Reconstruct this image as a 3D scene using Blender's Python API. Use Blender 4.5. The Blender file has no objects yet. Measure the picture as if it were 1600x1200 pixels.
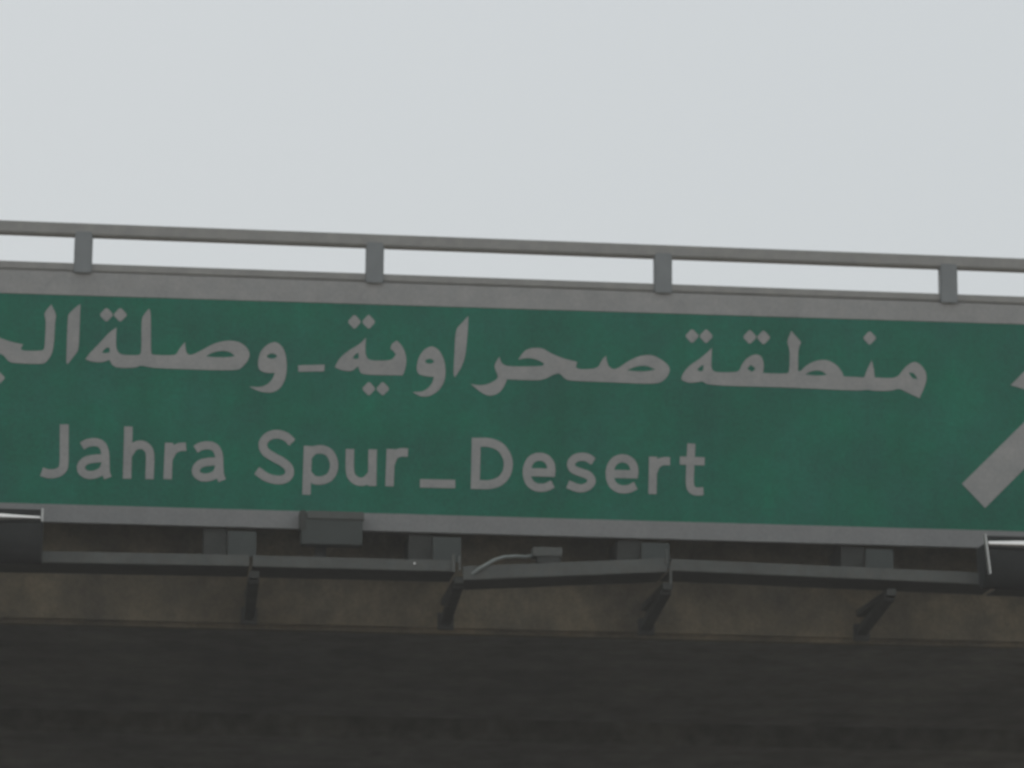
import bpy, bmesh, math, random
from mathutils import Vector, Matrix
from mathutils.geometry import delaunay_2d_cdt

random.seed(7)
S = bpy.context.scene
COL = S.collection
rad = math.radians

# ------------------------------------------------------------------ camera
F_PX, W_PX, H_PX = 5500.0, 1600.0, 1200.0          # telephoto, photo pixels
YAW, PITCH, ROLL = rad(5.93), rad(12.0), 0.0097
DIST, EYE = 25.8, 1.40
fw = Vector((math.sin(YAW)*math.cos(PITCH), math.cos(YAW)*math.cos(PITCH), math.sin(PITCH)))
r0 = Vector((math.cos(YAW), -math.sin(YAW), 0))
u0 = r0.cross(fw)
rt = r0*math.cos(ROLL) + u0*math.sin(ROLL)
up = rt.cross(fw)
CAM = Vector((0, 0, EYE + DIST*math.sin(PITCH))) - fw*DIST
cd = bpy.data.cameras.new('camera'); cam = bpy.data.objects.new('camera', cd); COL.objects.link(cam)
M = Matrix((rt, up, -fw)).transposed().to_4x4(); M.translation = CAM
cam.matrix_world = M
cd.sensor_width = 36; cd.lens = 36*F_PX/W_PX
cd.clip_start = 0.1; cd.clip_end = 6000
cd.dof.use_dof = True; cd.dof.focus_distance = 16.5
cd.dof.aperture_fstop = (cd.lens/1000)/0.040          # a slightly missed focus, as in the photograph
S.camera = cam

# ------------------------------------------------------------------ sky, sun, exposure
SUN_EL, SUN_AZ = rad(58), rad(-28)                    # hazy sun beyond the bridge
w = bpy.data.worlds.new('World'); S.world = w; w.use_nodes = True
nt = w.node_tree; nt.nodes.clear()
out = nt.nodes.new('ShaderNodeOutputWorld'); bg = nt.nodes.new('ShaderNodeBackground')
sky = nt.nodes.new('ShaderNodeTexSky'); sky.sky_type = 'NISHITA'; sky.sun_disc = False
sky.sun_elevation = SUN_EL; sky.sun_rotation = SUN_AZ; sky.dust_density = 6; sky.air_density = 1.2
mx = nt.nodes.new('ShaderNodeMix'); mx.data_type = 'RGBA'; mx.inputs[0].default_value = 0.88
mx.inputs[7].default_value = (6.50, 6.84, 6.98, 1)   # even dusty overcast veil
nt.links.new(sky.outputs[0], mx.inputs[6])
nt.links.new(mx.outputs[2], bg.inputs[0]); bg.inputs[1].default_value = 0.1
nt.links.new(bg.outputs[0], out.inputs[0])
sd = bpy.data.lights.new('sun', 'SUN'); sd.energy = 1.0; sd.angle = rad(12); sd.color = (1, .96, .9)
so = bpy.data.objects.new('sun', sd); COL.objects.link(so)
sv = Vector((math.sin(SUN_AZ)*math.cos(SUN_EL), math.cos(SUN_AZ)*math.cos(SUN_EL), math.sin(SUN_EL)))
so.rotation_euler = sv.to_track_quat('Z', 'Y').to_euler(); so.location = (0, 30, 60)
S.view_settings.view_transform = 'Standard'; S.view_settings.look = 'None'
S.view_settings.exposure = 0; S.view_settings.gamma = 1; S.view_settings.use_curve_mapping = False

# ------------------------------------------------------------------ helpers
def px(x, y, Y=0.0):
    """photo pixel -> real point on the vertical plane at depth Y"""
    d = fw + rt*((x-W_PX/2)/F_PX) - up*((y-H_PX/2)/F_PX)
    return CAM + d*((Y-CAM.y)/d.y)
def zat(y, Y=0.0, x=800): return px(x, y, Y).z

def mat(name, col, rough=.7, metal=0, var=.18, scale=3, bump=.0, spec=.5, streak=0, grime=None, cvar=.0, fine=0, stretch=None):
    m = bpy.data.materials.new(name); m.use_nodes = True
    n, l = m.node_tree.nodes, m.node_tree.links
    b = n['Principled BSDF']; b.inputs['Roughness'].default_value = rough
    b.inputs['Metallic'].default_value = metal; b.inputs['Specular IOR Level'].default_value = spec
    g = n.new('ShaderNodeNewGeometry')
    def noise(sc, stretch=None, det=6):
        t = n.new('ShaderNodeTexNoise'); t.inputs['Scale'].default_value = sc; t.inputs['Detail'].default_value = det
        if stretch:
            mp = n.new('ShaderNodeMapping'); mp.inputs['Scale'].default_value = stretch
            l.new(g.outputs['Position'], mp.inputs['Vector']); l.new(mp.outputs[0], t.inputs['Vector'])
        else: l.new(g.outputs['Position'], t.inputs['Vector'])
        return t
    def rng(src, a, bb):
        r = n.new('ShaderNodeMapRange'); r.inputs[1].default_value = .3; r.inputs[2].default_value = .7
        r.inputs[3].default_value = a; r.inputs[4].default_value = bb; l.new(src.outputs['Fac'], r.inputs[0]); return r
    v1 = rng(noise(scale if not stretch else 1, stretch), 1-var, 1+var); v2 = rng(noise(scale*9), 1-var*.5, 1+var*.5)
    mul = n.new('ShaderNodeMath'); mul.operation = 'MULTIPLY'; l.new(v1.outputs[0], mul.inputs[0]); l.new(v2.outputs[0], mul.inputs[1])
    last = mul
    if streak:
        v3 = rng(noise(1, (5, 5, .5)), 1-streak, 1+streak*.4)
        m2 = n.new('ShaderNodeMath'); m2.operation = 'MULTIPLY'; l.new(mul.outputs[0], m2.inputs[0]); l.new(v3.outputs[0], m2.inputs[1]); last = m2
    if fine:
        v4 = rng(noise(38, det=2), 1-fine, 1+fine)
        m3 = n.new('ShaderNodeMath'); m3.operation = 'MULTIPLY'; l.new(last.outputs[0], m3.inputs[0]); l.new(v4.outputs[0], m3.inputs[1]); last = m3
    sc = n.new('ShaderNodeVectorMath'); sc.operation = 'SCALE'; l.new(last.outputs[0], sc.inputs['Scale'])
    if grime or cvar:
        mxx = n.new('ShaderNodeMix'); mxx.data_type = 'RGBA'
        mxx.inputs[6].default_value = (*col, 1)
        mxx.inputs[7].default_value = (*(grime or [c*.6 for c in col]), 1)
        gr = rng(noise(scale*2.3), 0, cvar or .5); l.new(gr.outputs[0], mxx.inputs[0])
        l.new(mxx.outputs[2], sc.inputs[0])
    else: sc.inputs[0].default_value = col
    l.new(sc.outputs[0], b.inputs['Base Color'])
    if bump:
        t = noise(scale*25, det=8); bp = n.new('ShaderNodeBump'); bp.inputs['Strength'].default_value = bump
        bp.inputs['Distance'].default_value = .01; l.new(t.outputs['Fac'], bp.inputs['Height']); l.new(bp.outputs[0], b.inputs['Normal'])
    return m

MT = dict(
  green  = mat('green_sheeting', (.003, .178, .104), .5, var=.17, scale=1.1, streak=.10, grime=(.018, .142, .108), cvar=.7, fine=.13, spec=.22),
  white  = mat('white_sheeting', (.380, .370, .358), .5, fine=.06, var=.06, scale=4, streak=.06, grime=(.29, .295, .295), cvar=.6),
  trim   = mat('white_sheeting_dimmed', (.265, .262, .258), .5, fine=.06, var=.06, scale=4, streak=.06, grime=(.24, .245, .245), cvar=.6),  # white sheeting painted darker, to imitate light falling off towards the sign's bottom
  backing= mat('sign_backing', (.30, .30, .30), .5, metal=.3, var=.05),
  railm  = mat('rail_paint', (.35, .34, .318), .55, var=.08, scale=5, grime=(.25, .25, .25), cvar=.5),
  postm  = mat('post_paint', (.235, .25, .255), .55, var=.08, scale=6),
  conc   = mat('edge_concrete', (.205, .168, .112), .9, var=.30, scale=1.1, fine=.12, bump=.35, streak=.12, grime=(.095, .085, .065), cvar=.9),
  soffit = mat('soffit_concrete', (.215, .215, .195), .9, var=.40, scale=.8, stretch=(1.1, .16, 1.1), bump=.3, grime=(.10, .10, .095), cvar=.8),
  galv   = mat('galvanised_steel', (.105, .115, .108), .6, metal=.15, var=.14, scale=7, grime=(.11, .10, .085), cvar=.5),
  steel  = mat('weathered_steel', (.055, .058, .052), .7, metal=.1, var=.2, scale=7),
  box    = mat('box_paint', (.055, .065, .060), .6, var=.10, scale=8),
  lamp   = mat('lamp_housing', (.034, .037, .037), .8, spec=.2, var=.15, scale=6),
  chrome = mat('polished_metal', (.93, .90, .86), .12, metal=1, var=.03, scale=9),
  alu    = mat('bare_aluminium', (.60, .60, .58), .4, metal=.7, var=.06, scale=9),
  cable  = mat('cable_sheath', (.23, .25, .24), .6, var=.1),
  glass  = mat('lens_grey', (.10, .11, .11), .2, var=.05),
  asphalt= mat('asphalt', (.055, .054, .052), .9, var=.2, scale=.9, bump=.4),
  sand   = mat('desert_sand', (.36, .30, .22), .95, var=.15, scale=.25, bump=.5),
  kerb   = mat('kerb_concrete', (.33, .31, .28), .9, var=.15, scale=1.2),
  paint  = mat('road_paint', (.7, .7, .66), .7, var=.12, scale=2),
)

def mesh_obj(name, bm, m, parent=None, smooth=False):
    me = bpy.data.meshes.new(name); bmesh.ops.recalc_face_normals(bm, faces=bm.faces[:]); bm.to_mesh(me); bm.free()
    if smooth:
        for p in me.polygons: p.use_smooth = True
        me.set_sharp_from_angle(angle=rad(35))
    me.materials.append(MT[m]); o = bpy.data.objects.new(name, me); COL.objects.link(o)
    if parent:
        o.parent = parent; o.matrix_parent_inverse = parent.matrix_world.inverted()
    return o
def thing(name, loc, label, cat, group=None):
    o = bpy.data.objects.new(name, None); o.location = loc; COL.objects.link(o)
    o.matrix_world = Matrix.Translation(loc); o.empty_display_size = .2
    o['label'] = label; o['category'] = cat
    if group: o['group'] = group
    return o
def tag(o, label, cat, group=None):
    o['label'] = label; o['category'] = cat
    if group: o['group'] = group
    return o
def box(bm, a, b, bev=0):
    """axis box from corner a to corner b, edges bevelled"""
    c = [(a[i]+b[i])/2 for i in range(3)]; s = [abs(b[i]-a[i]) for i in range(3)]
    r = bmesh.ops.create_cube(bm, size=1, matrix=Matrix.Translation(c) @ Matrix.Diagonal((*s, 1)))
    if bev:
        es = {e for v in r['verts'] for e in v.link_edges}
        bmesh.ops.bevel(bm, geom=list(es), offset=bev, segments=2, affect='EDGES')
def beam(bm, p, q, wy, hz, bev=0):
    """bar from p to q, wy thick across, hz tall"""
    p, q = Vector(p), Vector(q); d = (q-p); L = d.length; d.normalize()
    side = d.cross(Vector((0, 0, 1)))
    if side.length < 1e-3: side = Vector((0, 1, 0))
    side.normalize(); u = side.cross(d)
    m = Matrix((d, side, u)).transposed().to_4x4(); m.translation = (p+q)/2
    r = bmesh.ops.create_cube(bm, size=1, matrix=m @ Matrix.Diagonal((L, wy, hz, 1)))
    if bev:
        es = {e for v in r['verts'] for e in v.link_edges}
        bmesh.ops.bevel(bm, geom=list(es), offset=bev, segments=2, affect='EDGES')
def tube(bm, pts, rs, seg=12):
    pts = [Vector(p) for p in pts]
    if not isinstance(rs, (list, tuple)): rs = [rs]*len(pts)
    rings = []
    for i, p in enumerate(pts):
        d = (pts[min(i+1, len(pts)-1)] - pts[max(i-1, 0)]).normalized()
        a = d.cross(Vector((0, 1, 0.01))).normalized(); b = d.cross(a)
        rings.append([bm.verts.new(p + (a*math.cos(t)+b*math.sin(t))*rs[i]) for t in [2*math.pi*k/seg for k in range(seg)]])
    for A, B in zip(rings, rings[1:]):
        for k in range(seg): bm.faces.new((A[k], A[(k+1) % seg], B[(k+1) % seg], B[k]))
    bm.faces.new(rings[0][::-1]); bm.faces.new(rings[-1])
def prism_x(bm, prof, x0, x1):
    """profile of (y, z) extruded along x"""
    A = [bm.verts.new((x0, y, z)) for y, z in prof]; B = [bm.verts.new((x1, y, z)) for y, z in prof]
    n = len(prof)
    bm.faces.new(A); bm.faces.new(B[::-1])
    for i in range(n): bm.faces.new((A[i], B[i], B[(i+1) % n], A[(i+1) % n]))
def struct(o): o['kind'] = 'structure'; return o

# ------------------------------------------------------------------ ground and road
GZ = 0.0
bm = bmesh.new(); bmesh.ops.create_grid(bm, x_segments=40, y_segments=40, size=2500)
for v in bm.verts: v.co.z = GZ - .12
struct(mesh_obj('ground', bm, 'sand'))
bm = bmesh.new(); box(bm, (-11, -400, -.10), (9, 400, 0)); struct(mesh_obj('road', bm, 'asphalt'))
for sx in (-11.15, 9.15):
    bm = bmesh.new(); box(bm, (sx-.145, -400, -.11), (sx+.145, 400, .13), .02); struct(mesh_obj('kerb', bm, 'kerb'))
bm = bmesh.new()
for lx in (-7.2, -3.6, 0, 3.6):
    for k in range(-12, 13):
        box(bm, (lx-.06, k*12-1.5, .001), (lx+.06, k*12+1.5, .004))
for lx in (-10.6, 8.6): box(bm, (lx-.07, -390, .001), (lx+.07, 390, .004))
struct(mesh_obj('road_marking', bm, 'paint'))

# ------------------------------------------------------------------ overpass
WALL = .48                                            # front face of the concrete edge beam behind the sign
z_top = zat(452) ; z_bot = zat(991, WALL)
BX0, BX1 = -34, 34
bridge = thing('overpass_bridge', (0, WALL, 0), 'concrete road overpass with dark soffit carrying the green sign on its side', 'bridge')
bm = bmesh.new()
prism_x(bm, [(WALL, z_bot), (WALL, z_top-.05), (WALL+.35, z_top-.05), (WALL+.35, z_top-.9), (15.2, z_top-.9), (15.2, z_top-.05), (15.55, z_top-.05), (15.55, z_bot),
             (14.8, z_bot), (14.8, z_bot+.35), (WALL+.12, z_bot+.35), (WALL+.12, z_bot)], BX0, BX1)
bm.verts.ensure_lookup_table()
bmesh.ops.bevel(bm, geom=[e for e in bm.edges if abs((e.verts[0].co-e.verts[1].co).x) > 10 and all(abs(v.co.z-z_bot) < 1e-4 and abs(v.co.y-WALL) < 1e-3 for v in e.verts)], offset=.035, segments=4, affect='EDGES')
mesh_obj('edge_beam', bm, 'conc', bridge)
def girder(y0, y1, zb):
    bm = bmesh.new(); prism_x(bm, [(y0, zb), (y0, z_bot+.34), (y1, z_bot+.34), (y1, zb)], BX0+.3, BX1-.3)
    bmesh.ops.bevel(bm, geom=[e for e in bm.edges if abs((e.verts[0].co-e.verts[1].co).x) > 10], offset=.05, segments=1, affect='EDGES')
    return mesh_obj('girder', bm, 'soffit', bridge)
girder(WALL+.122, 6.1, z_bot+.015); girder(7.75, 14.79, z_bot+.012)
for x in (-26, 19):
    for y in (3.3, 11.2):
        bm = bmesh.new(); tube(bm, [(x, y, -.3), (x, y, z_bot-.55)], .6, 24)
        mesh_obj('pier', bm, 'conc', bridge, True)
    bm = bmesh.new(); box(bm, (x-.8, 1.2, z_bot-.56), (x+.8, 14.2, z_bot-.002), .05); mesh_obj('pier_cap', bm, 'conc', bridge)
for sx in (BX0, BX1):
    bm = bmesh.new(); s = -1 if sx < 0 else 1
    zt = z_top-.92
    lo, hi = sx+s*.02, sx+s*30
    base = [(lo-s*2, -6, -.2), (hi, -6, -.2), (hi, 22, -.2), (lo-s*2, 22, -.2)]
    topv = [(lo, .3, zt), (hi, .3, zt), (hi, 15.7, zt), (lo, 15.7, zt)]
    A = [bm.verts.new(v) for v in base]; B = [bm.verts.new(v) for v in topv]
    bm.faces.new(A); bm.faces.new(B[::-1])
    for i in range(4): bm.faces.new((A[i], B[i], B[(i+1) % 4], A[(i+1) % 4]))
    struct(mesh_obj('embankment', bm, 'sand'))

# ------------------------------------------------------------------ railing along the top
XL, XR = -9.2, 9.2
rail = thing('bridge_railing', (0, 0, z_top), 'grey steel railing with flat posts along the top of the overpass above the green sign', 'railing')
def rail_line(x0, y0, x1, y1, Y):
    p, q = px(x0, y0, Y), px(x1, y1, Y); s = (q.z-p.z)/(q.x-p.x)
    return lambda X: p.z + s*(X-p.x)
RY = .035
t_top = rail_line(0, 344, 1600, 404, RY-.04); t_bot = rail_line(0, 363, 1600, 422.5, RY-.04)
b_top = rail_line(0, 407, 1600, 463.5, RY-.02); b_bot = rail_line(0, 420, 1600, 475.5, RY-.02)
def railbar(name, ft, fb, y0, y1):
    bm = bmesh.new()
    vs = []
    for X in (XL, XR):
        vs.append([bm.verts.new((X, y, z)) for y, z in ((y0, fb(X)), (y1, fb(X)), (y1, ft(X)), (y0, ft(X)))])
    A, B = vs
    bm.faces.new(A); bm.faces.new(B[::-1])
    for i in range(4): bm.faces.new((A[i], B[i], B[(i+1) % 4], A[(i+1) % 4]))
    bmesh.ops.bevel(bm, geom=bm.edges[:], offset=.010, segments=3, affect='EDGES')
    return mesh_obj(name, bm, 'railm', rail, True)
railbar('top_rail', t_top, t_bot, RY-.05, RY+.05)
railbar('base_rail', b_top, b_bot, RY-.03, RY+.06)
xs = [px(c, 440, 0).x for c in (128.5, 585, 1036, 1482)]
step = (xs[-1]-xs[0])/3
allx = [xs[0]-step*k for k in (3, 2, 1)] + xs + [xs[-1]+step*k for k in (1, 2)]
for X in allx:
    bm = bmesh.new()
    hw = .066
    box(bm, (X-hw, RY-.054, b_bot(X)-.012), (X+hw, RY+.03, t_bot(X)+.035), .008)
    p = mesh_obj('post', bm, 'postm', rail)
    bm = bmesh.new()
    box(bm, (X-hw+.004, RY-.066, b_bot(X)-.018), (X+hw-.004, RY-.056, b_bot(X)+.02), .004)
    mesh_obj('foot_plate', bm, 'postm', p)

# ------------------------------------------------------------------ the sign
SX0, SX1 = -7.6, 5.6
gt = rail_line(0, 458, 1600, 507, 0); gb = rail_line(0, 785.5, 1600, 830.5, 0)
bt = rail_line(0, 421, 1600, 477, 0); bb = rail_line(0, 813.5, 1600, 858, 0)
sign = thing('road_sign', (0, 0, bb(0)), 'long green overhead direction sign with white Arabic and English lettering and a diagonal arrow', 'road sign')
def slab(name, m, ft, fb, x0, x1, y0, y1, bev=.002):
    bm = bmesh.new(); vs = []
    for X in (x0, x1):
        vs.append([bm.verts.new((X, y, z)) for y, z in ((y0, fb(X)), (y1, fb(X)), (y1, ft(X)), (y0, ft(X)))])
    A, B = vs; bm.faces.new(A); bm.faces.new(B[::-1])
    for i in range(4): bm.faces.new((A[i], B[i], B[(i+1) % 4], A[(i+1) % 4]))
    if bev: bmesh.ops.bevel(bm, geom=bm.edges[:], offset=bev, segments=1, affect='EDGES')
    return mesh_obj(name, bm, m, sign)
slab('panel', 'green', lambda X: gt(X)+.02, lambda X: gb(X)-.02, SX0, SX1, .0, .03)
slab('border', 'white', bt, gt, SX0-.16, SX1+.16, -.004, .034)['label'] = 'white upper border strip of the sign'
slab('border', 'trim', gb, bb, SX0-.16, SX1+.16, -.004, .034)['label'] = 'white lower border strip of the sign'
slab('border', 'white', lambda X: gt(X)-.002, lambda X: gb(X)+.002, SX0-.16, SX0, -.004, .034)
slab('border', 'white', lambda X: gt(X)-.002, lambda X: gb(X)+.002, SX1, SX1+.16, -.004, .034)
for k in range(-5, 4):
    X = k*1.5+.42
    bm = bmesh.new(); box(bm, (X-.04, .036, bb(X)+.02), (X+.04, .12, bt(X)-.04)); po = mesh_obj('support_post', bm, 'steel', sign)
    for z in (bb(X)+.3, bt(X)-.5):
        bm = bmesh.new(); box(bm, (X-.05, .121, z), (X+.05, WALL+.02, z+.12)); mesh_obj('fixing_arm', bm, 'steel', po)

def inside(pt, poly):
    x, y = pt; c = False; n = len(poly)
    for i in range(n):
        x1, y1 = poly[i]; x2, y2 = poly[(i+1) % n]
        if (y1 > y) != (y2 > y) and x < (x2-x1)*(y-y1)/(y2-y1)+x1: c = not c
    return c
def smooth_poly(P, it=2, keep=62, f=.76):
    P = [(Vector(p), None) for p in P]
    n = len(P); Q = []
    for i in range(n):
        a, b, c = P[i-1][0], P[i][0], P[(i+1) % n][0]
        ang = math.degrees((b-a).angle(c-b)) if (b-a).length > 1e-6 and (c-b).length > 1e-6 else 0
        Q.append((b, ang > keep))
    for _ in range(it):
        R = []; n = len(Q)
        for i in range(n):
            b, k = Q[i]; a = Q[i-1][0]; c = Q[(i+1) % n][0]
            if k: R.append((b, True))
            else: R += [(b*f+a*(1-f), False), (b*f+c*(1-f), False)]
        Q = R
    return [tuple(q[0]) for q in Q]
def spline(P, n=6):
    P = [Vector(p) for p in P]; E = [P[0]*2-P[1]] + P + [P[-1]*2-P[-2]]; out = []
    for i in range(1, len(E)-2):
        a, b, c, d = E[i-1:i+3]
        for k in range(n):
            t = k/n; out.append(.5*((2*b)+(c-a)*t+(2*a-5*b+4*c-d)*t*t+(3*b-a-3*c+d)*t**3))
    return out + [P[-1]]
def stroke(P, wd, closed=False):
    """list of overlapping quads/discs that cover the pen stroke"""
    P = spline(P) if len(P) > 2 else [Vector(p) for p in P]
    L, R = [], []
    for i, p in enumerate(P):
        d = (P[min(i+1, len(P)-1)]-P[max(i-1, 0)]).normalized(); nn = Vector((-d.y, d.x))*wd/2
        L.append(p+nn); R.append(p-nn)
    return [[tuple(L[i]), tuple(L[i+1]), tuple(R[i+1]), tuple(R[i])] for i in range(len(P)-1)]
def glyph(name, polys, holes, parent, Y0=0.0, th=.004, m='white'):
    pts, edges = [], []
    for poly in polys+holes:
        b = len(pts); n = len(poly)
        for q in poly:
            w_ = px(q[0], q[1], Y0); pts.append(Vector((w_.x, w_.z)))
        edges += [(b+i, b+(i+1) % n) for i in range(n)]
    def cv(poly): return [(px(q[0], q[1], Y0).x, px(q[0], q[1], Y0).z) for q in poly]
    P2, H2 = [cv(p) for p in polys], [cv(p) for p in holes]
    V, E, Fc, *_ = delaunay_2d_cdt(pts, edges, [], 0, 1e-5)
    bm = bmesh.new(); vs = [bm.verts.new((v.x, Y0-th, v.y)) for v in V]
    for f in Fc:
        c = (sum(V[i].x for i in f)/len(f), sum(V[i].y for i in f)/len(f))
        if any(inside(c, p) for p in P2) and not any(inside(c, h) for h in H2):
            try: bm.faces.new([vs[i] for i in f])
            except ValueError: pass
    for v in [v for v in bm.verts if not v.link_faces]: bm.verts.remove(v)
    r = bmesh.ops.extrude_face_region(bm, geom=bm.faces[:])
    bmesh.ops.translate(bm, verts=[v for v in r['geom'] if isinstance(v, bmesh.types.BMVert)], vec=(0, th-.0006, 0))
    return mesh_obj(name, bm, m, parent)

def R_(ox, oy, s): return lambda L: [(ox+x/s, oy+y/s) for x, y in L]
A1, A2, A3, A4 = R_(0, 330, 4), R_(350, 330, 4), R_(700, 380, 4), R_(1040, 400, 3.636)
AL = R_(0, 440, 6.667)
def dia(cx, cy, rx, ry): return [(cx, cy-ry), (cx+rx, cy), (cx, cy+ry), (cx-rx, cy)]
def word(tr, outl, holes=(), dots=()):
    o = glyph('arabic_letters', [smooth_poly(tr(outl))], [smooth_poly(tr(h)) for h in holes], sign)
    for d in dots: glyph('dot', [smooth_poly(tr(dia(*d)), 1, 100, .86)], [], o)
    return o
# al-jahra (runs out of the picture at the left)
word(AL, [(535,238),(590,350),(575,400),(568,560),(560,660),(545,740),(520,790),(480,840),(440,862),(110,850),(70,810),(40,770),(0,750),(-80,775),(-160,800),(-330,800),(-330,700),(-120,690),(-150,655),(-230,640),(-310,665),(-280,600),(-220,555),(-120,545),(0,585),(100,625),(240,655),(215,700),(235,722),(440,722),(462,700),(470,600),(480,400),(455,330)],
     dots=[(-8,1004,64,66)])
word(AL, [(838,235),(836,300),(822,690),(800,740),(705,860),(690,850),(694,700),(706,360),(722,332),(780,275)])
word(AL, [(-330,700),(-330,800),(-700,790),(-760,760),(-800,820),(-880,850),(-960,800),(-860,800),(-800,760),(-800,690),(-760,640),(-740,690),(-600,690),(-560,560),(-470,540),(-400,600),(-370,690)], holes=[[(-520,690),(-500,620),(-450,620),(-430,690)]])
word(AL, [(-1060,235),(-1064,300),(-1078,690),(-1100,740),(-1195,840),(-1206,700),(-1194,360),(-1178,332),(-1120,275)])
word(AL, [(-1300,560),(-1350,520),(-1420,560),(-1420,620),(-1360,640),(-1440,680),(-1440,720),(-1290,650),(-1290,615),(-1370,600),(-1360,575)])
# wasla
word(A1, [(728,726),(724,840),(735,880),(762,900),(868,902),(884,885),(884,690),(892,655),(932,608),(944,640),(942,885),(955,900),(1092,902),(1108,885),(1122,858),(1156,818),(1160,870),(1172,896),(1200,900),(1270,865),(1330,830),(1400,811),(1450,809),(1500,820),(1540,848),(1563,890),(1552,930),(1520,970),(1480,999),(1000,983),(930,976),(880,962),(850,979),(740,981),(702,965),(684,928),(640,946),(575,942),(533,926),(560,888),(620,828),(680,760)],
     holes=[[(1285,908),(1330,882),(1390,870),(1440,880),(1470,906),(1420,914),(1350,914)], [(636,884),(662,852),(684,852),(687,882),(660,889)]],
     dots=[(665,648,45,47), (752,648,45,47)])
word(A2, [(322,813),(365,845),(390,905),(393,1000),(380,1060),(350,1110),(300,1136),(240,1131),(195,1117),(158,1096),(230,1102),(280,1078),(308,1040),(318,1010),(280,1012),(240,1006),(215,985),(212,940),(225,880),(268,833)],
     holes=[[(264,906),(285,890),(312,888),(334,904),(318,922),(282,922)]])
word(A2, [(464,964),(629,960),(626,1002),(464,1003)])
word(A2, [(887,790),(882,870),(890,915),(915,935),(1035,934),(1060,918),(1074,895),(1058,872),(1040,862),(1046,832),(1080,808),(1112,840),(1135,890),(1141,940),(1132,990),(1116,1027),(862,1023),(846,995),(838,968),(800,1002),(740,997),(693,976),(715,925),(780,870),(850,830)],
     holes=[[(803,918),(826,888),(842,886),(842,920),(822,926)]],
     dots=[(815,692,44,48), (904,692,44,48), (905,1110,44,46), (992,1110,44,46)])
word(A2, [(1300,840),(1345,868),(1378,930),(1386,1010),(1376,1070),(1345,1120),(1290,1156),(1230,1161),(1178,1130),(1240,1130),(1280,1104),(1306,1066),(1312,1035),(1260,1032),(1215,1020),(1202,985),(1213,920),(1248,865)],
     holes=[[(1254,938),(1275,921),(1300,924),(1315,940),(1300,954),(1270,954)]])
word(A3, [(127,455),(123,560),(110,700),(85,775),(44,838),(33,820),(40,700),(47,540),(80,505)])
word(A3, [(320,710),(335,755),(380,772),(540,770),(592,768),(600,752),(560,728),(500,716),(438,728),(470,680),(510,655),(590,655),(640,688),(720,722),(807,742),(798,778),(830,790),(920,785),(945,765),(958,735),(986,703),(998,765),(1030,790),(1065,782),(1120,740),(1200,702),(1280,698),(1350,738),(1390,780),(1376,830),(1332,872),(1260,881),(1000,869),(770,861),(730,850),(702,815),(670,815),(610,848),(560,859),(370,851),(355,885),(335,920),(300,948),(250,956),(200,930),(143,881),(200,890),(250,882),(300,855),(315,835),(295,790),(289,760)],
     holes=[[(1118,794),(1180,768),(1240,764),(1298,790),(1240,802),(1170,802)]])
word(A4, [(263,522),(258,620),(264,650),(290,662),(398,661),(420,650),(432,618),(460,580),(510,556),(545,570),(559,610),(553,666),(690,670),(703,655),(706,530),(687,488),(714,426),(770,490),(752,532),(752,655),(768,655),(800,620),(860,592),(920,590),(970,618),(1000,655),(1012,685),(1128,691),(1142,650),(1171,592),(1182,640),(1188,691),(1290,696),(1325,680),(1345,650),(1375,618),(1415,598),(1455,622),(1483,668),(1480,722),(1442,808),(1380,780),(1322,750),(1290,767),(1180,767),(1150,758),(1100,767),(700,747),(240,736),(213,710),(180,718),(130,722),(90,705),(92,678),(130,625),(190,588),(240,545)],
     holes=[[(178,646),(205,620),(217,620),(212,654),(190,656)], [(462,640),(485,618),(512,640),(490,660)], [(792,674),(830,652),(880,649),(918,676),(860,682)], [(1380,663),(1410,663),(1432,700),(1402,697)]],
     dots=[(150,455,41,43), (230,456,41,43), (478,460,41,43), (556,463,41,43), (1159,466,40,42)])
# latin
L1, L2, L3 = R_(0, 630, 4), R_(370, 640, 4.571), R_(700, 640, 3.529)
def letter(tr, s, *strokes, wd=14.0):
    polys = []
    for st in strokes: polys += stroke(tr(st), wd)
    return glyph('letter', polys, [], sign)
letter(L1, 4, [(402,133),(401,250),(400,370),(388,415),(350,438),(300,441),(260,428)])
letter(L1, 4, [(512,268),(550,248),(600,244),(638,262),(656,305),(660,380),(662,430),(674,468)], [(655,345),(600,346),(540,358),(508,390),(512,425),(545,447),(590,446),(636,424),(658,385)], wd=12.5)
letter(L1, 4, [(803,146),(794,472)], [(803,320),(835,275),(880,260),(918,278),(938,325),(934,475)], wd=13.2)
letter(L1, 4, [(1057,248),(1047,475)], [(1055,345),(1082,298),(1118,276),(1163,272)], wd=13)
letter(L1, 4, [(1222,288),(1260,268),(1310,264),(1348,282),(1368,325),(1371,400),(1376,450),(1388,484)], [(1367,365),(1312,366),(1255,378),(1226,410),(1230,443),(1262,463),(1308,462),(1350,442),(1368,405)], wd=12.5)
letter(L2, 4, [(396,236),(350,194),(285,176),(222,194),(186,245),(204,300),(262,340),(322,372),(370,415),(374,465),(335,498),(278,502),(210,482),(142,436)], wd=13.5)
letter(L2, 4, [(508,260),(497,608)], [(512,330),(548,293),(608,285),(662,310),(692,370),(692,425),(664,480),(606,506),(548,500),(506,460)], wd=13)
letter(L2, 4, [(808,282),(808,430),(826,486),(870,514),(920,508),(965,462)], [(970,285),(966,546)], wd=13.2)
letter(L2, 4, [(1100,282),(1090,548)], [(1098,385),(1122,332),(1165,307),(1222,308)], wd=13.2)
letter(L2, 4, [(1308,527),(1560,532)], wd=13.2)
letter(L3, 4, [(156,156),(150,438)], [(152,181),(225,182),(288,207),(324,258),(332,308),(318,360),(280,398),(222,414),(150,412)], wd=14)
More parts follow.
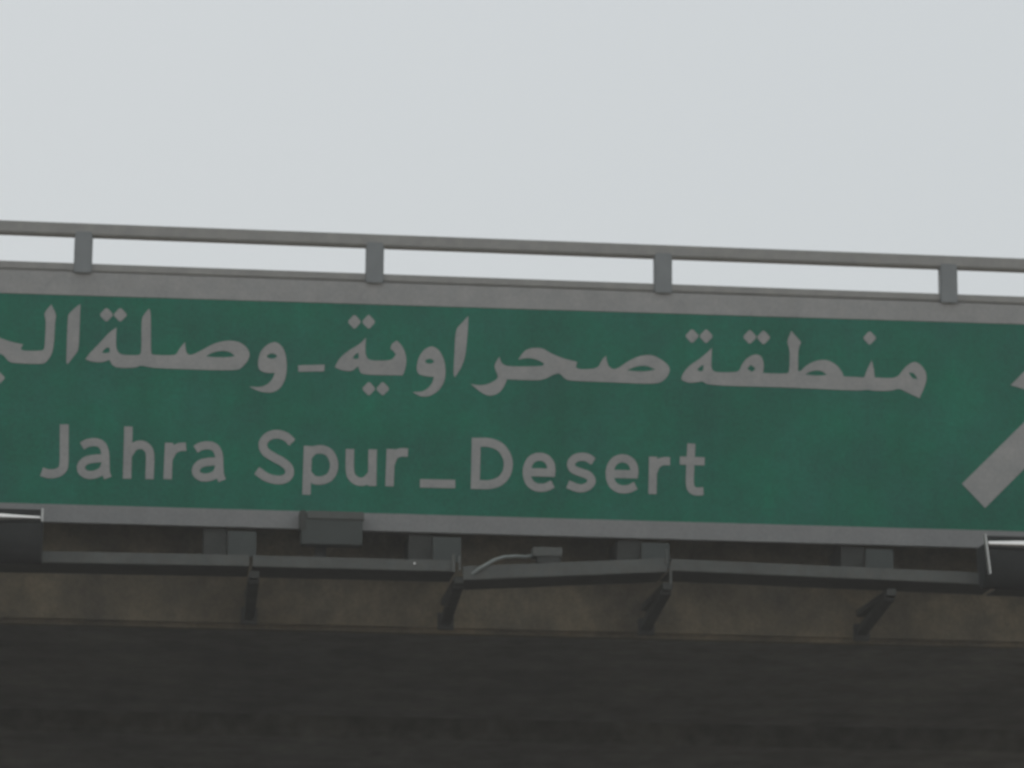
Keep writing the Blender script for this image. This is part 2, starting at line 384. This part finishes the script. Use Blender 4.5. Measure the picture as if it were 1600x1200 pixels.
def e_(dx, dy):
    return [[(571+dx,350+dy),(566+dx,302+dy),(540+dx,270+dy),(500+dx,260+dy),(460+dx,276+dy),(437+dx,320+dy),(437+dx,370+dy),(456+dx,410+dy),(495+dx,430+dy),(540+dx,428+dy),(578+dx,410+dy)], [(437+dx,345+dy),(590+dx,349+dy)]]
letter(L3, 4, *e_(0, 0), wd=12.6)
letter(L3, 4, [(802,286),(762,263),(712,264),(680,292),(688,327),(732,347),(775,364),(792,395),(768,425),(722,434),(660,412)], wd=12.6)
letter(L3, 4, *e_(457, 9), wd=12.6)
letter(L3, 4, [(1131,260),(1127,466)], [(1131,345),(1150,305),(1182,286),(1224,285)], wd=12.6)
letter(L3, 4, [(1342,188),(1334,350),(1334,410),(1344,440),(1370,452),(1408,450)], [(1278,281),(1415,286)], wd=12.6)
# diagonal arrow, its head beyond the picture's right edge
glyph('arrow', [[(1503,756),(1640,620),(1579,602),(1630,550),(1775,556),(1770,700),(1716,752),(1715,672),(1678,655),(1539,794)]], [], sign)
bpy.data.objects['arrow'].data.materials[0] = MT['white']

# ------------------------------------------------------------------ steel ledge with brackets under the sign
FY, BY = -.62, -.10
ledge = thing('lighting_ledge', (0, FY, zat(890, FY)), 'crooked galvanised steel ledge on brackets just below the green sign', 'ledge')
def section(x0, y0, x1, y1, th):
    p, q = px(x0, y0, FY), px(x1, y1, FY); h = th*DIST/F_PX
    bm = bmesh.new(); beam(bm, p, q, .012, h, .003)
    o = mesh_obj('front_channel', bm, 'galv', ledge)
    bm = bmesh.new(); up_ = Vector((0, 0, h/2-.004))
    beam(bm, p+up_+Vector((0, .03, 0)), q+up_+Vector((0, .03, 0)), .05, .006); mesh_obj('lip', bm, 'galv', o)
    bm = bmesh.new(); dn = Vector((0, (BY-FY)/2+.007, -h/2+.01))
    beam(bm, p+dn, q+dn, BY-FY-.004, .008)
    mesh_obj('tray', bm, 'steel', o)
    return p, q
section(-330, 860, -20, 868, 17)
section(-14, 868.5, 389.5, 876, 17)
section(394.5, 876.5, 712, 884.5, 17)
section(723, 895.5, 1042, 883, 21)
section(1048, 882.5, 1560, 905, 18)
section(1568, 906, 1880, 915, 18)
BR = [(-262, 0), (54, 0), (378, 0), (698, 0), (1024, 0), (1374, 0), (1695, 0)]
for bx, _ in BR:
    if bx == 54: continue
    sl = .028
    yb = 876 + (bx-378)*sl
    # hanger plate with the light grey front flange, darker web plate beside and behind it
    P0, P1 = px(bx-22, yb-42, -.06), px(bx+22, yb-6, -.06)
    bm = bmesh.new(); box(bm, (P0.x, -.066, P1.z), (P1.x, -.052, P0.z+.02), .003)
    fl = mesh_obj('hanger_plate', bm, 'box', ledge)
    Q0, Q1 = px(bx-60, yb-40, .05), px(bx-24, yb-6, .05)
    bm = bmesh.new(); box(bm, (Q0.x, .04, Q1.z), (Q1.x, WALL+.01, Q0.z+.05), .004); mesh_obj('web_plate', bm, 'steel', ledge)
    c = px(bx, yb+2, -.3)
    Xc = px(bx+20, yb, FY).x
    zc = px(bx+20, yb+14, FY).z
    # arm from the front channel back to the wall and the knee brace below it
    bm = bmesh.new(); beam(bm, (Xc, FY+.02, zc-.03), (Xc, WALL+.01, zc-.03), .07, .05, .004); mesh_obj('arm', bm, 'steel', ledge)
    bm = bmesh.new(); beam(bm, (Xc, FY+.10, zc-.05), (Xc, WALL+.02, zc-.17), .075, .06, .004); mesh_obj('knee_brace', bm, 'steel', ledge)
    bm = bmesh.new(); box(bm, (Xc-.06, WALL-.014, zc-.235), (Xc+.06, WALL+.004, zc-.11), .003); mesh_obj('wall_plate', bm, 'steel', ledge)
# upright clamp straps at two of the joints
for x0, x1, ya, yb_ in ((706, 711, 866, 894), (716, 720, 868, 892), (1040, 1043, 858, 882), (1046.5, 1049.5, 884, 914)):
    a, b = px(x0, ya, FY-.02), px(x1, yb_, FY-.02)
    bm = bmesh.new(); box(bm, (a.x, FY-.03, b.z), (b.x, FY-.008, a.z), .002); mesh_obj('clamp_strap', bm, 'galv', ledge)
bm = bmesh.new(); c = px(648, 881, FY-.01); bmesh.ops.create_uvsphere(bm, u_segments=10, v_segments=6, radius=.010, matrix=Matrix.Translation(c))
mesh_obj('bolt_head', bm, 'chrome', ledge, True)

# ------------------------------------------------------------------ junction box hanging over the sign's lower border
a, b = px(469, 797, -.16), px(568, 852, -.16)
jb = thing('junction_box', (a.x, -.16, b.z), 'dark grey junction box hiding a piece of the lower white border, left of the middle', 'electrical box')
bm = bmesh.new(); box(bm, (a.x+.012, -.152, b.z), (b.x-.008, -.012, a.z-.05), .006); mesh_obj('housing', bm, 'box', jb)
bm = bmesh.new(); box(bm, (a.x+.05, -.165, a.z-.06), (b.x, -.008, a.z-.002), .006); mesh_obj('lid', bm, 'galv', jb)
bm = bmesh.new(); box(bm, (a.x, -.16, b.z+.1), (a.x+.045, -.012, a.z), .004); mesh_obj('hinge_side', bm, 'steel', jb)
bm = bmesh.new(); box(bm, (a.x+.12, -.03, b.z-.16), (a.x+.20, .02, b.z+.002), .004); mesh_obj('mounting_strap', bm, 'steel', jb)

# small control gear box with its looped cable, standing on the dropped ledge section
a, b = px(833, 854, -.5), px(879, 870, -.5)
gb_ = thing('gear_box', (a.x, -.5, b.z), 'small grey box with a looped cable standing on the tilted ledge section', 'electrical box')
bm = bmesh.new(); box(bm, (a.x, -.50, b.z), (b.x, -.34, a.z), .006); mesh_obj('housing', bm, 'galv', gb_)
bm = bmesh.new(); box(bm, (a.x+.03, -.49, b.z-.045), (b.x-.01, -.36, b.z-.001), .003); mesh_obj('foot', bm, 'steel', gb_)
bm = bmesh.new(); pts = [tuple(px(x, y, Y)) for x, y, Y in ((836,867,-.42),(822,870,-.48),(806,869,-.54),(788,870,-.58),(772,875,-.62),(760,882,-.65),(748,889,-.66),(738,897,-.64))]
tube(bm, pts, .0115, 10); mesh_obj('cable', bm, 'cable', gb_, True)

# ------------------------------------------------------------------ the sign's lamps (each runs on beyond the frame)
def lamp(label, x_in, x_out, yt, slope, rs, ep):
    """x_in = end seen in the picture"""
    LY = -.86
    s = 1 if x_out > x_in else -1
    def P(x, y, Y=LY): return px(x, y + (x-x_in)*slope, Y)
    base = P((x_in+x_out)/2, yt+40)
    t = thing('sign_lamp', base, label, 'lamp', 'long lamps lighting the sign from below')
    a, b = P(x_in, yt+22), P(x_out, yt+22)
    k = DIST/F_PX
    def prof(prf, name, m, trim=0, smooth=True):
        bm = bmesh.new(); ra, rb = [], []
        for (y, dz) in prf:
            ra.append(bm.verts.new((a.x+s*trim, y, a.z+dz))); rb.append(bm.verts.new((b.x-s*trim, y, b.z+dz)))
        n = len(prf)
        bm.faces.new(ra); bm.faces.new(rb[::-1])
        for i in range(n): bm.faces.new((ra[i], rb[i], rb[(i+1) % n], ra[(i+1) % n]))
        return mesh_obj(name, bm, m, t, smooth)
    # deep rounded body, opening (lens) turned up towards the sign
    body = [(LY+.02, .0)] + [(LY+.15+.15*math.cos(rad(g)), -.02+.26*math.sin(rad(g))) for g in range(180, 361, 15)] + [(LY+.30, .02)]
    prof(body, 'housing', 'lamp', .012)
    prof([(LY+.03, .004), (LY+.29, .024), (LY+.29, .034), (LY+.03, .014)], 'lens', 'glass', .014, False)
    # dark visor above the lip
    prof([(LY+.035, .045), (LY+.05, .045), (LY+.05, .085), (LY+.035, .085)], 'visor', 'lamp', .012, False)
    # polished front lip
    bm = bmesh.new(); pts = []; n = len(rs)
    for i in range(n):
        u = i/(n-1); q = a.lerp(b, u); pts.append((q.x+(s*.014 if i == 0 else 0), LY+.0, q.z+.020))
    tube(bm, pts, rs, 16); mesh_obj('front_lip', bm, 'chrome', t, True)
    # thin bare metal end plates
    for q, sg in ((a, 1), (b, -1)):
        bm = bmesh.new(); lean = ep*.16
        beam(bm, (q.x-lean*.4, LY-.014, q.z+.085), (q.x+lean*.6, LY-.014, q.z-ep), .05, .013, .002)
        mesh_obj('end_plate', bm, 'alu', t)
        bm = bmesh.new(); ring = [(LY+.012, .03)]+body[1:-1]+[(LY+.29, .03)]
        A = [bm.verts.new((q.x, y, q.z+dz)) for y, dz in ring]; B = [bm.verts.new((q.x+sg*s*.011, y, q.z+dz)) for y, dz in ring]
        bm.faces.new(A); bm.faces.new(B[::-1])
        for i in range(len(ring)): bm.faces.new((A[i], B[i], B[(i+1) % len(ring)], A[(i+1) % len(ring)]))
        mesh_obj('end_cap', bm, 'lamp', t)
    for u in (.2, .8):
        q = a.lerp(b, u); bm = bmesh.new(); box(bm, (q.x-.025, LY+.2, q.z-.20), (q.x+.025, FY+.1, q.z-.15), .003)
        mesh_obj('mounting_arm', bm, 'steel', t)
    return t
lamp('dark lamp housing with polished lip cut by the left picture edge below the sign', 66, -240, 792, .028, [.012, .022, .032, .036, .036, .034, .03, .02], .01)
lamp('dark lamp housing with polished lip and pale end plate below the arrow', 1541, 1850, 832, .028, [.022, .030, .035, .036, .036, .036, .03, .02], .20)

# ------------------------------------------------------------------ dusty desert air
bm = bmesh.new(); box(bm, (-2600, -2600, GZ-1.2), (2600, 2600, z_top+2.2))
hz = mesh_obj('haze', bm, 'white'); hz['kind'] = 'stuff'
hm = bpy.data.materials.new('dusty_air'); hm.use_nodes = True; hn = hm.node_tree; hn.nodes.clear()
ho = hn.nodes.new('ShaderNodeOutputMaterial'); hv = hn.nodes.new('ShaderNodeVolumePrincipled')
hv.inputs['Color'].default_value = (.93, .92, .90, 1); hv.inputs['Density'].default_value = .0023; hv.inputs['Anisotropy'].default_value = .3
hn.links.new(hv.outputs[0], ho.inputs['Volume'])
hz.data.materials[0] = hm
